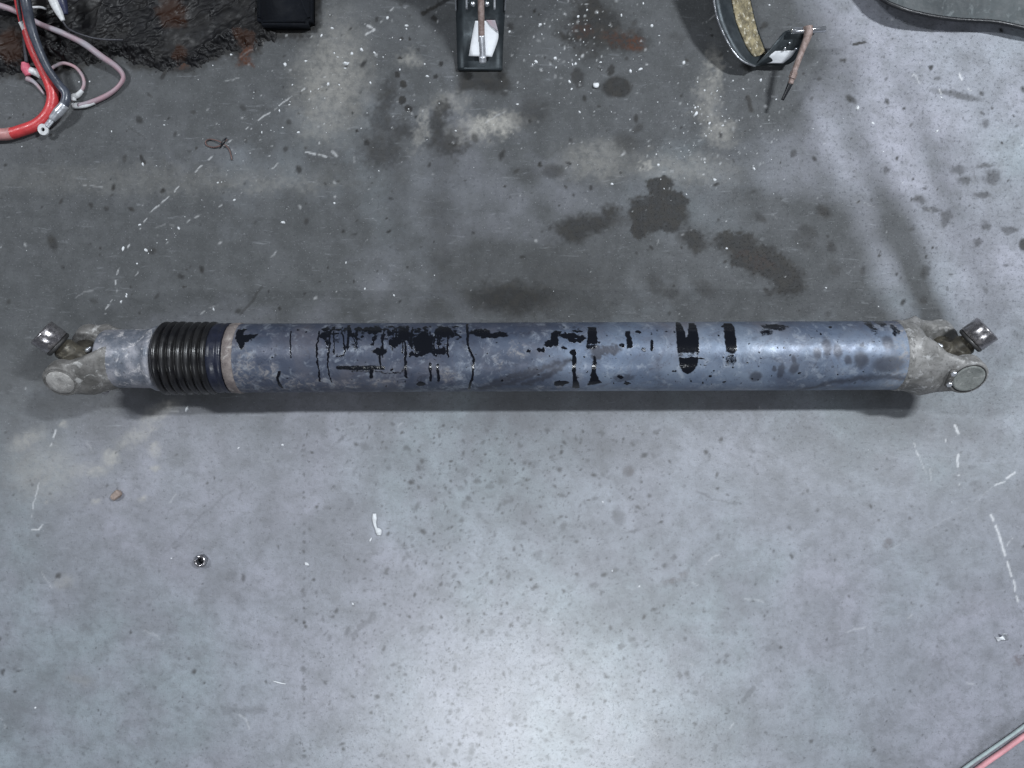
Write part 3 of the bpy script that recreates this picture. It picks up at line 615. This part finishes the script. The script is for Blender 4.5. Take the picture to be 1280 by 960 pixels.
b = n.mix(n.math('MULTIPLY', n.ramp(n.noise(130, 5), .56, .7), .3), b, (.028, .029, .034))
sp = n.new('SeparateXYZ'); n.t.links.new(n.co, sp.inputs[0])
def spot(cx, cy, r0, r1):
    p_ = P(cx, cy); dx = n.math('SUBTRACT', sp.outputs[0], p_.x); dy = n.math('SUBTRACT', sp.outputs[1], p_.y)
    d = n.math('SQRT', n.math('ADD', n.math('MULTIPLY', dx, dx), n.math('MULTIPLY', dy, dy)))
    d = n.math('ADD', d, n.math('MULTIPLY', n.math('SUBTRACT', n.noise(60, 4), .5), .03)); return n.ramp(d, r1, r0)
for a in [(218, 20, .016, .030), (20, 60, .02, .035), (306, 50, .010, .018), (225, 68, .006, .016)]:
    b = n.mix(n.math('MULTIPLY', spot(*a), .8), b, (.024, .0075, .002))
n.bump(n.noise(70, 4, .5, .8), .0009, .35)
mud = link('mud', me, n.out(b, n.ramp(n.noise(40, 5), .35, .65, .42, .66), 0., .3))
tag(mud, 'black oily mud with rust-coloured spots spread at the top left', 'mud', None, 'stuff')
bm = bmesh.new(); bmesh.ops.create_cube(bm, size=1)
a, b_ = P(326, -110), P(394, 38)
for v in bm.verts: v.co = Vector((a.x if v.co.x < 0 else b_.x, b_.y if v.co.y < 0 else a.y, .022 if v.co.z > 0 else 0.0))
bmesh.ops.bevel(bm, geom=[e for e in bm.edges if abs(e.verts[0].co.z-e.verts[1].co.z) > .01], offset=.007, segments=5, affect='EDGES')
bmesh.ops.bevel(bm, geom=[e for e in bm.edges if e.verts[0].co.z > .02 and e.verts[1].co.z > .02], offset=.0035, segments=3, affect='EDGES')
o = from_bm('rubber_block', bm, M['block']); tag(o, 'dark blue-black rubber block with rounded corner beside the oily mud', 'block')

# ------------------------------------------------------------------ cables at the top left
def cable(name, label, cat, pts, r, mat, group=None, part='jacket'):
    root = empty(name, P(pts[0][0], pts[0][1], 0)); tag(root, label, cat, group)
    def add(nm, ps, rr, mt, nn=10, flat=1.0, parent=None, seg=16):
        bm = bmesh.new(); tube(bm, [P(x, y_, z)-root.location for x, y_, z in ps], rr, seg, nn, flat=flat); return from_bm(nm, bm, mt, parent or root)
    add(part, pts, r, mat); return root, add
gc = 'cables in the upper left corner'
r0, add = cable('red_cable', 'thick red cable bent in a hook at the upper left', 'cable',
    [(18, -60, .045), (24, -10, .04), (31, 25, .03), (42, 60, .022), (54, 86, .016), (63, 106, .012), (66, 124, .0095), (60, 142, .0095), (45, 156, .0095), (24, 164, .0095), (14, 167, .0095)], .0088, M['redcable'], gc)
o = add('faded_end', [(15, 166.5, .0095), (5, 168, .0095), (-25, 168, .0095), (-60, 165, .0095)], .0092, M['pinkcable']); o['label'] = 'faded pink end of the jacket'
add('strand', [(12, 173, .008), (4, 172, .008), (-10, 170, .008)], .0022, M['whiteplug'])
r0, add = cable('grey_black_cable', 'thick grey-black cable crossing over the red one with a ring lug', 'cable',
    [(20, -60, .062), (31, -5, .06), (38, 30, .048), (48, 60, .038), (60, 86, .030), (74, 106, .022), (82, 116, .020), (82, 126, .020), (77, 135, .020)], [.0078, .0076, .007, .0062, .006, .0064, .0068, .0070, .0066], M['blackcable'], gc)
add('crimp', [(81, 131, .020), (73, 140, .020), (65, 149, .018)], [.0074, .0076, .0056], M['steel'])
bm = bmesh.new(); pz = P(54, 162, .015)-r0.location
def annulus(bm, c, r1, r2, h, seg=28, hexa=False):
    vs = []
    for (r, z) in ((r1, 0), (r2, 0), (r2, h), (r1, h)):
        ring = []
        for i in range(seg):
            t = 2*PI*i/seg; rr_ = r
            if hexa and r == r2: rr_ = r*math.cos(PI/6)/math.cos((t % (PI/3))-PI/6)
            ring.append(bm.verts.new(Vector(c)+Vector((rr_*math.cos(t), rr_*math.sin(t), z))))
        vs.append(ring)
    for j in range(4):
        a_, b2 = vs[j], vs[(j+1) % 4]
        for i in range(seg): bm.faces.new((a_[i], a_[(i+1) % seg], b2[(i+1) % seg], b2[i]))
annulus(bm, (pz.x, pz.y, .013), .0030, .0082, .0030)
for v in bm.verts: v.co.z += (v.co.y-pz.y)*.25
from_bm('ring_lug', bm, M['whiteplug'], r0, smooth=False)
add('lug_neck', [(67, 147, .018), (58, 158, .015)], .0050, M['steel'], flat=.5)
r0, add = cable('pink_grey_cord', 'thin pinkish grey cord curving in a wide loop', 'cord',
    [(-40, 0, .03), (-4, 6, .030), (24, 16, .028), (50, 30, .026), (80, 42, .026), (104, 54, .022), (126, 70, .018), (146, 84, .012), (154, 96, .008), (148, 108, .006), (134, 119, .005), (114, 128, .005), (98, 132, .005)], [.0045, .0045, .0042, .004, .0046, .005, .005, .0045, .0034, .0032, .0038, .0042, .0036], M['pinkwire'], gc)
o = add('worn_tip', [(118, 127, .0052), (106, 131, .005), (94, 132, .0045), (90, 130, .004)], [.0044, .0048, .0046, .002], M['whiteplug'], flat=.7); o['label'] = 'pale worn tip'
r0, add = cable('grey_lead', 'short thin grey lead curled inside the wide loop', 'wire',
    [(62, 88, .012), (70, 82, .010), (80, 79, .008), (94, 84, .006), (103, 95, .005), (105, 106, .004), (101, 115, .004)], .0026, M['greywire'], gc)
add('plug', [(103, 113, .005), (97, 119, .005), (92, 121, .005), (92, 126, .005)], [.0032, .0042, .0046, .004], M['whiteplug'])
r0, add = cable('thin_lead', 'thin dark lead with a pink connector hanging left of the red cable', 'wire',
    [(20, -20, .05), (24, 10, .042), (28, 32, .034), (31, 56, .022), (33, 78, .014)], .0028, M['darkwire'], gc)
add('connector', [(31, 78, .012), (33, 86, .010), (37, 94, .008)], [.0050, .0078, .0060], M['pinkplug'])
add('white_sleeve', [(26, 27, .037), (31, 38, .031)], .0038, M['whiteplug'])
add('terminal', [(38, 88, .010), (46, 91, .009), (52, 96, .008)], [.0055, .006, .0045], M['whiteplug'])
add('tail', [(34, 98, .006), (44, 104, .005), (56, 118, .004)], [.0045, .003, .002], M['greywire'])
r0, add = cable('black_lead', 'thin black lead ending in a white and blue plug over the mud', 'wire',
    [(78, 26, .040), (86, 36, .036), (104, 44, .032), (126, 49, .030), (154, 50, .028)], .0014, M['darkwire'], gc)
add('plug', [(62, -14, .05), (68, 3, .047), (74, 16, .044), (79, 26, .041)], [.0068, .0072, .0055, .003], M['whiteplug'])
o = add('plug_shell', [(70, -16, .044), (77, 2, .042), (82, 18, .038)], [.0075, .008, .004], M['blueplug'])
r0, add = cable('white_wire', 'short pale wire behind the grey-black cable', 'wire', [(30, 6, .04), (40, 9, .034), (50, 9, .032), (58, 11, .03)], .0018, M['whiteplug'], gc)

# ------------------------------------------------------------------ the two band clamps
def strip(bm, left, right, th, nn=8):
    """solid sheet lofted between two 3-D rails"""
    Lp, Rp = catmull(left, nn), catmull(right, nn); m = 6; rows = []
    for a_, b2 in zip(Lp, Rp): rows.append([a_.lerp(b2, i/m) for i in range(m+1)])
    nr = len(rows); nrm = [[None]*(m+1) for _ in rows]
    for i in range(nr):
        for j in range(m+1):
            u = rows[min(i+1, nr-1)][j]-rows[max(i-1, 0)][j]; v = rows[i][min(j+1, m)]-rows[i][max(j-1, 0)]
            nn_ = u.cross(v); nrm[i][j] = nn_.normalized() if nn_.length > 1e-9 else Vector((0, 0, 1))
    top = [[bm.verts.new(rows[i][j]+nrm[i][j]*th/2) for j in range(m+1)] for i in range(nr)]
    bot = [[bm.verts.new(rows[i][j]-nrm[i][j]*th/2) for j in range(m+1)] for i in range(nr)]
    for i in range(nr-1):
        for j in range(m):
            bm.faces.new((top[i][j], top[i][j+1], top[i+1][j+1], top[i+1][j])); bm.faces.new((bot[i][j], bot[i+1][j], bot[i+1][j+1], bot[i][j+1]))
        for j, f in ((0, 1), (m, -1)):
            q = (top[i][j], top[i+1][j], bot[i+1][j], bot[i][j]); bm.faces.new(q if f > 0 else q[::-1])
    for i, f in ((0, 1), (nr-1, -1)):
        for j in range(m):
            q = (top[i][j], bot[i][j], bot[i][j+1], top[i][j+1]); bm.faces.new(q if f > 0 else q[::-1])
gb = 'band clamps with T-bolts'
# middle one, seen end on
root = empty('band_clamp', P(600, 40)); tag(root, 'band clamp seen end on, with its rusty bolt lying over a white label', 'band clamp', gb)
Lc = root.location
q = lambda x, y_, z: P(x, y_, z)-Lc
bm = bmesh.new(); strip(bm, [q(563, -110, .16), q(566, -60, .105), q(569, -15, .066), q(570, 20, .036), q(571, 55, .014), q(572, 88, .003)], [q(641, -110, .16), q(638, -60, .105), q(633, -15, .066), q(631, 20, .036), q(629, 55, .014), q(628, 88, .003)], .0022)
from_bm('band', bm, M['band'], root)
for xs, nm in ((0, 'rolled_edge'), (1, 'rolled_edge')):
    e = [[(563, -110, .162), (566, -60, .107), (569, -15, .068), (570, 14, .042)], [(641, -110, .162), (638, -60, .107), (633, -15, .068), (631, 14, .042)]][xs]
    bm = bmesh.new(); tube(bm, [q(*t) for t in e], .0013, 10); from_bm(nm, bm, M['bandglass'], root)
for x_ in (583, 618):
    bm = bmesh.new(); strip(bm, [q(x_-2, -70, .124), q(x_-1, -20, .078), q(x_-1, 12, .052)], [q(x_+2, -70, .124), q(x_+1.5, -20, .078), q(x_+1.5, 12, .052)], .002); from_bm('bracket_rib', bm, M['steel'], root)
for x_ in (591, 609):
    bm = bmesh.new(); bmesh.ops.create_uvsphere(bm, u_segments=16, v_segments=10, radius=.0042, matrix=Matrix.Translation(q(x_, 5, .053))); from_bm('rivet', bm, M['bandglass'], root)
bm = bmesh.new(); strip(bm, [q(594, 26, .0385), q(590, 46, .028), q(586, 70, .0185)], [q(619, 26, .0385), q(623, 46, .028), q(615, 71, .0185)], .0008); from_bm('white_label', bm, M['label'], root)
bm = bmesh.new(); strip(bm, [q(607, 25, .0395), q(613, 32, .0370)], [q(619, 25, .0395), q(623, 40, .0330)], .0008); o = from_bm('label_corner', bm, M['greywire'], root)
bm = bmesh.new(); tube(bm, [q(600.5, -90, .155), q(601, -20, .10), q(601.5, 20, .074), q(602, 52, .052)], .0048, 14, 8); from_bm('rusty_bolt', bm, M['rustbolt'], root)
bm = bmesh.new(); tube(bm, [q(602, 44, .058), q(603, 62, .046), q(603.3, 76, .036)], .0048, 14, 8); 
o = from_bm('threaded_end', bm, M['steel'], root); o['label'] = 'grey threaded end of the bolt'
bm = bmesh.new(); tube(bm, [q(603.1, 70, .0405), q(603.5, 78, .0345)], .0056, 14, 4); from_bm('nut', bm, M['steel'], root)
# right one, curving
root = empty('band_clamp', P(950, 40)); tag(root, 'curved band clamp with yellowed liner and a T-bolt through a bright barrel', 'band clamp', gb)
Lc = root.location
outer = [q(884, -110, .100), q(887, -50, .074), q(892, 0, .056), (q(899, 30, .046)), q(914, 60, .035), q(928, 76, .028), q(944, 83, .020)]
inner = [q(918, -110, .060), q(927, -50, .036), q(938, 0, .020), q(945, 30, .012), q(954, 56, .006), q(958, 68, .004), q(957, 80, .004)]
bm = bmesh.new(); strip(bm, outer, inner, .0018, 10); from_bm('band', bm, M['band'], root)
bm = bmesh.new(); tube(bm, outer, .0014, 10); from_bm('rolled_edge', bm, M['bandglass'], root)
mix_ = lambda t: [a_.lerp(b2, t)+Vector((0, 0, .0022)) for a_, b2 in zip(outer, inner)]
bm = bmesh.new(); strip(bm, mix_(.46)[:6], mix_(.97)[:6], .003, 10); o = from_bm('liner', bm, M['liner'], root)
bake(o, ('SUBSURF', dict(levels=1)))
tg = bpy.data.textures.new('liner_rough', 'CLOUDS'); tg.noise_scale = .009
bake(o, ('DISPLACE', dict(texture=tg, strength=.004, mid_level=.5, texture_coords='LOCAL')))
if not o.data.materials: o.data.materials.append(M['liner'])
bm = bmesh.new(); strip(bm, [q(944, 82, .016), q(955, 70, .026), q(970, 52, .036), q(980, 40, .040), q(990, 37, .042)], [q(956, 81, .004), q(985, 80, .014), q(1000, 66, .026), q(1010, 50, .036), q(1018, 42, .042)], .002, 8); from_bm('end_tongue', bm, M['band'], root)
bm = bmesh.new(); strip(bm, [q(954, 80, .0125), q(961, 71, .023), q(968, 65, .0285)], [q(978, 80, .0150), q(988, 72, .0232), q(994, 64, .0290)], .0009, 8); o = from_bm('white_label', bm, M['label'], root); o.location.z = .003
for x_, y_ in ((981, 61), (995, 61), (987, 54)):
    bm = bmesh.new(); bmesh.ops.create_uvsphere(bm, u_segments=12, v_segments=8, radius=.0022, matrix=Matrix.Translation(q(x_, y_, .036))); from_bm('rivet', bm, M['bandglass'], root)
bm = bmesh.new(); a_, b2 = q(989, 38.5, .050), q(1032, 36.5, .050); lathe(bm, [(0, .0038), (.0006, .0046), ((b2-a_).length-.0006, .0046), ((b2-a_).length, .0038)], a_, b2-a_, 32); from_bm('barrel', bm, M['bandglass'], root)
bm = bmesh.new(); tube(bm, [q(1010, 33, .056), q(1010, 44, .054), q(1003, 62, .050), q(994, 86, .044), q(988, 105, .038)], [.0072, .0062, .0046, .0044, .0042], 14, 8); from_bm('rusty_bolt', bm, M['rustbolt'], root)
bm = bmesh.new(); tube(bm, [q(988, 104, .038), q(983, 115, .034), q(978, 125, .030)], [.0042, .0030, .0024], 12, 6); o = from_bm('bolt_tip', bm, M['edge'], root); o['label'] = 'dark greasy thread tip'
bm = bmesh.new(); tube(bm, [q(993, 90, .0435), q(990, 98, .041)], .0056, 6, 2); from_bm('nut', bm, M['rustbolt'], root, smooth=False)

# ------------------------------------------------------------------ rubber flap at the top right
root = empty('rubber_flap', P(1200, 0)); tag(root, 'grey streaked rubber flap with a black curved edge at the top right', 'flap')
Lc = root.location
ed = [(1040, -60), (1085, -18), (1104, 0), (1120, 8), (1140, 15), (1168, 21), (1200, 25), (1238, 27), (1262, 31), (1290, 37), (1340, 44)]
path = catmull([Vector((x, y_, 0)) for x, y_ in ed], 6)
bm = bmesh.new()
hz = lambda x: .020+.012*max(0, 1-abs(x-1130)/90)
top = [bm.verts.new(q(v.x, v.y, hz(v.x))) for v in path]; bot = [bm.verts.new(q(v.x, v.y, hz(v.x)-.006)) for v in path]
tb = [bm.verts.new(q(v.x+20, -170, hz(v.x))) for v in path]; bb = [bm.verts.new(q(v.x+20, -170, .0)) for v in path]
for i in range(len(path)-1):
    bm.faces.new((top[i], top[i+1], tb[i+1], tb[i])); bm.faces.new((bot[i+1], bot[i], bb[i], bb[i+1])); bm.faces.new((top[i+1], top[i], bot[i], bot[i+1])); bm.faces.new((tb[i], tb[i+1], bb[i+1], bb[i]))
bm.faces.new((top[0], tb[0], bb[0], bot[0])); bm.faces.new((tb[-1], top[-1], bot[-1], bb[-1]))
from_bm('sheet', bm, M['flap'], root, smooth=False)
bm = bmesh.new(); tube(bm, [q(x, y_, hz(x)) for x, y_ in ed], .0034, 12, 6); from_bm('edge_bead', bm, M['edge'], root)

# ------------------------------------------------------------------ twin hose, bottom right
root = empty('twin_hose', P(1250, 945)); tag(root, 'pale red hose with a grey-green hose beside it at the bottom right corner', 'hose')
Lc = root.location
bm = bmesh.new(); tube(bm, [q(1150, 1020, .005), q(1196, 982, .005), (q(1228, 957, .005)), q(1255, 938, .0052), q(1285, 917, .0055), q(1340, 885, .005)], .0040, 16); from_bm('red_line', bm, M['hose'], root)
bm = bmesh.new(); tube(bm, [q(1130, 1015, .004), q(1180, 980, .004), q(1210, 957, .004), q(1240, 936, .004), q(1270, 915, .004), q(1330, 870, .004)], .0026, 16); from_bm('green_line', bm, M['hosegreen'], root)

# ------------------------------------------------------------------ small things on the lower floor
c = P(252.5, 700)
root = empty('hex_nut', (c.x, c.y, 0), (.0, .0, .2)); tag(root, 'small shiny steel nut on the floor below the bellows', 'nut')
bm = bmesh.new(); annulus(bm, (0, 0, .0004), .0052, .0104, .0070, 48, True)
bmesh.ops.bevel(bm, geom=[e for e in bm.edges if abs(e.calc_face_angle(0)) > .9], offset=.0009, segments=2, affect='EDGES')
from_bm('nut_body', bm, M['nutdark'], root, smooth=False)
bm = bmesh.new(); lathe(bm, [(0, .0051), (.0012, .0051)], Vector((0, 0, .0004)), Vector((0, 0, 1)), 32); from_bm('bore_shade', bm, M['edge'], root)  # black disc standing in for the shade inside the hole
bm = bmesh.new(); tube(bm, [Vector((.0072*math.cos(t), .0072*math.sin(t), .0085)) for t in np.linspace(2.6, 2.6+5.4, 14)], .0021, 10, 4); from_bm('lock_ring', bm, M['chrome'], root)
def lump(name, px, py, sx, sy, sz, mat, label, cat, seed, rot=0, sub=3, group=None):
    bm = bmesh.new(); bmesh.ops.create_icosphere(bm, subdivisions=sub, radius=1); r_ = random.Random(seed)
    cuts = [(Vector((r_.gauss(0, 1), r_.gauss(0, 1), r_.gauss(0, 1))).normalized(), r_.uniform(.6, .85)) for _ in range(9)]
    for v in bm.verts:
        for nn_, d in cuts:
            e = v.co.dot(nn_)-d
            if e > 0: v.co -= nn_*e
        v.co = Vector((v.co.x*sx, v.co.y*sy, max(v.co.z, -.75)*sz+.75*sz))
    p_ = P(px, py); o = from_bm(name, bm, mat, None, smooth=False); o.location = (p_.x, p_.y, 0.0); o.rotation_euler.z = rot
    tag(o, label, cat, group); return o
lump('pebble', 147, 618.5, .0100, .0078, .0055, M['stone'], 'tan pebble on the floor below the left yoke', 'pebble', 3, .7)
lump('pebble', 745, 107, .0052, .0050, .0035, M['chip'], 'white pebble left of the round oil spot near the top', 'pebble', 8, .3)
# white flake with two lobes
p_ = P(469, 656); bm = bmesh.new()
tube(bm, [P(468, 642, .0015)-p_, P(468, 648, .002)-p_, P(468.3, 654, .002)-p_, P(470, 660, .002)-p_, P(473, 664, .0022)-p_, P(474, 669, .0015)-p_], [.0030, .0038, .0026, .0018, .0056, .0030], 12, 6, flat=.5)
o = from_bm('white_flake', bm, M['chip']); o.location = p_; tag(o, 'white paint flake shaped like a drip with a lobe at its end', 'flake')
p_ = P(463, 675); bm = bmesh.new(); tube(bm, [P(464.5, 672, .001)-p_, P(463, 675, .0014)-p_, P(462, 677, .001)-p_], [.0008, .0015, .0008], 8, 4, flat=.6)
o = from_bm('white_flake', bm, M['chip']); o.location = p_; tag(o, 'tiny white crumb just below the drip-shaped flake', 'flake')
p_ = P(349, 853); bm = bmesh.new(); tube(bm, [P(341, 851, .001)-p_, P(349, 853.5, .0012)-p_, P(357, 855, .001)-p_], [.0007, .0013, .0009], 8, 5)
o = from_bm('white_splinter', bm, M['chip']); o.location = p_; tag(o, 'thin white splinter on the lower left floor', 'splinter')
p_ = P(1252, 797); root = empty('metal_scrap', p_); tag(root, 'small crumpled shiny metal scrap near the right edge', 'metal scrap'); Lc = root.location
bm = bmesh.new(); strip(bm, [q(1244, 796, .001), q(1249, 797, .006), q(1253, 795, .004)], [q(1247, 802, .001), q(1252, 800, .003), q(1257, 800, .006)], .0008, 5); from_bm('folded_sheet', bm, M['label'], root)
bm = bmesh.new(); strip(bm, [q(1252, 792, .005), q(1258, 792, .009)], [q(1253, 800, .001), q(1260, 800, .003)], .0008, 5); from_bm('folded_flap', bm, M['steel'], root)
p_ = P(275, 180); root = empty('wire_scrap', p_); tag(root, 'thin brown wire scrap twisted into a loop on the scratched floor', 'wire scrap'); Lc = root.location
bm = bmesh.new(); tube(bm, [q(284, 174, .003), q(277, 181, .004), q(268, 184, .003), (q(259, 182, .002)), q(257, 177, .002), q(262, 174, .003), q(272, 176, .005), q(281, 181, .004), q(287, 188, .002), q(290, 200, .002)], .0010, 8, 8); from_bm('wire', bm, M['brownwire'], root)
bm = bmesh.new(); tube(bm, [q(276, 184, .003), q(279, 178, .006), q(283, 172, .004)], [.0012, .0026, .0008], 8, 5); from_bm('twist', bm, M['edge'], root)
# crumbs: too many and too small to count
rnd = random.Random(21); V, F = [], []
def crumb(px, py, r):
    p_ = P(px, py); b0 = len(V); k_ = 6; ph_ = rnd.random()*6; el = rnd.uniform(1, 1.9); ro = rnd.random()*PI; h_ = r*rnd.uniform(.4, .9)
    for z, f in ((-.0002, 1.), (h_, .55)):
        for i in range(k_):
            t = ph_+2*PI*i/k_; rr_ = r*f*rnd.uniform(.75, 1.2); x, y_ = rr_*math.cos(t)*el, rr_*math.sin(t)
            V.append((p_.x+x*math.cos(ro)-y_*math.sin(ro), p_.y+x*math.sin(ro)+y_*math.cos(ro), z))
    for i in range(k_): j = (i+1) % k_; F.append((b0+i, b0+j, b0+k_+j, b0+k_+i))
    F.append(tuple(b0+k_+i for i in range(k_)))
for q_ in range(330):
    m = rnd.random()
    if m < .30: x, y_ = rnd.gauss(715, 55), rnd.gauss(45, 50)
    elif m < .50: x, y_ = rnd.gauss(880, 45), rnd.gauss(160, 45)
    elif m < .68: x, y_ = rnd.gauss(440, 90), rnd.gauss(80, 60)
    elif m < .78: t = rnd.random(); x, y_ = 130+t*250+rnd.gauss(0, 8), 385-t*275+rnd.gauss(0, 8)
    elif m < .95: x, y_ = rnd.uniform(0, 1280), rnd.uniform(-30, 400)
    else: x, y_ = rnd.uniform(0, 1280), rnd.uniform(520, 970)
    crumb(x, y_, .0005+min(rnd.expovariate(1/.00055), .0022))
for x, y_, r in [(452, 62, .003), (440, 67, .003), (432, 79, .0028), (468, 66, .002), (410, 105, .0022), (508, 32, .002), (694, 73, .003), (670, 77, .0024), (675, 31, .0026), (1072, 135, .003), (1091, 154, .0022), (823, 206, .0025), (870, 142, .0026), (765, 230, .0022), (951, 100, .002), (234, 511, .003), (353, 556, .002), (298, 560, .0015), (418, 254, .002), (293, 250, .002), (154, 311, .0026), (354, 278, .0024), (383, 705, .0026), (441, 755, .0016), (799, 733, .002), (712, 102, .0022), (887, 154, .002), (1171, 164, .002)]: crumb(x, y_, r)
o = link('debris', mesh('debris', V, F), M['chip'], None, False); tag(o, 'fine white and grey crumbs scattered over the upper floor', 'debris', None, 'stuff')
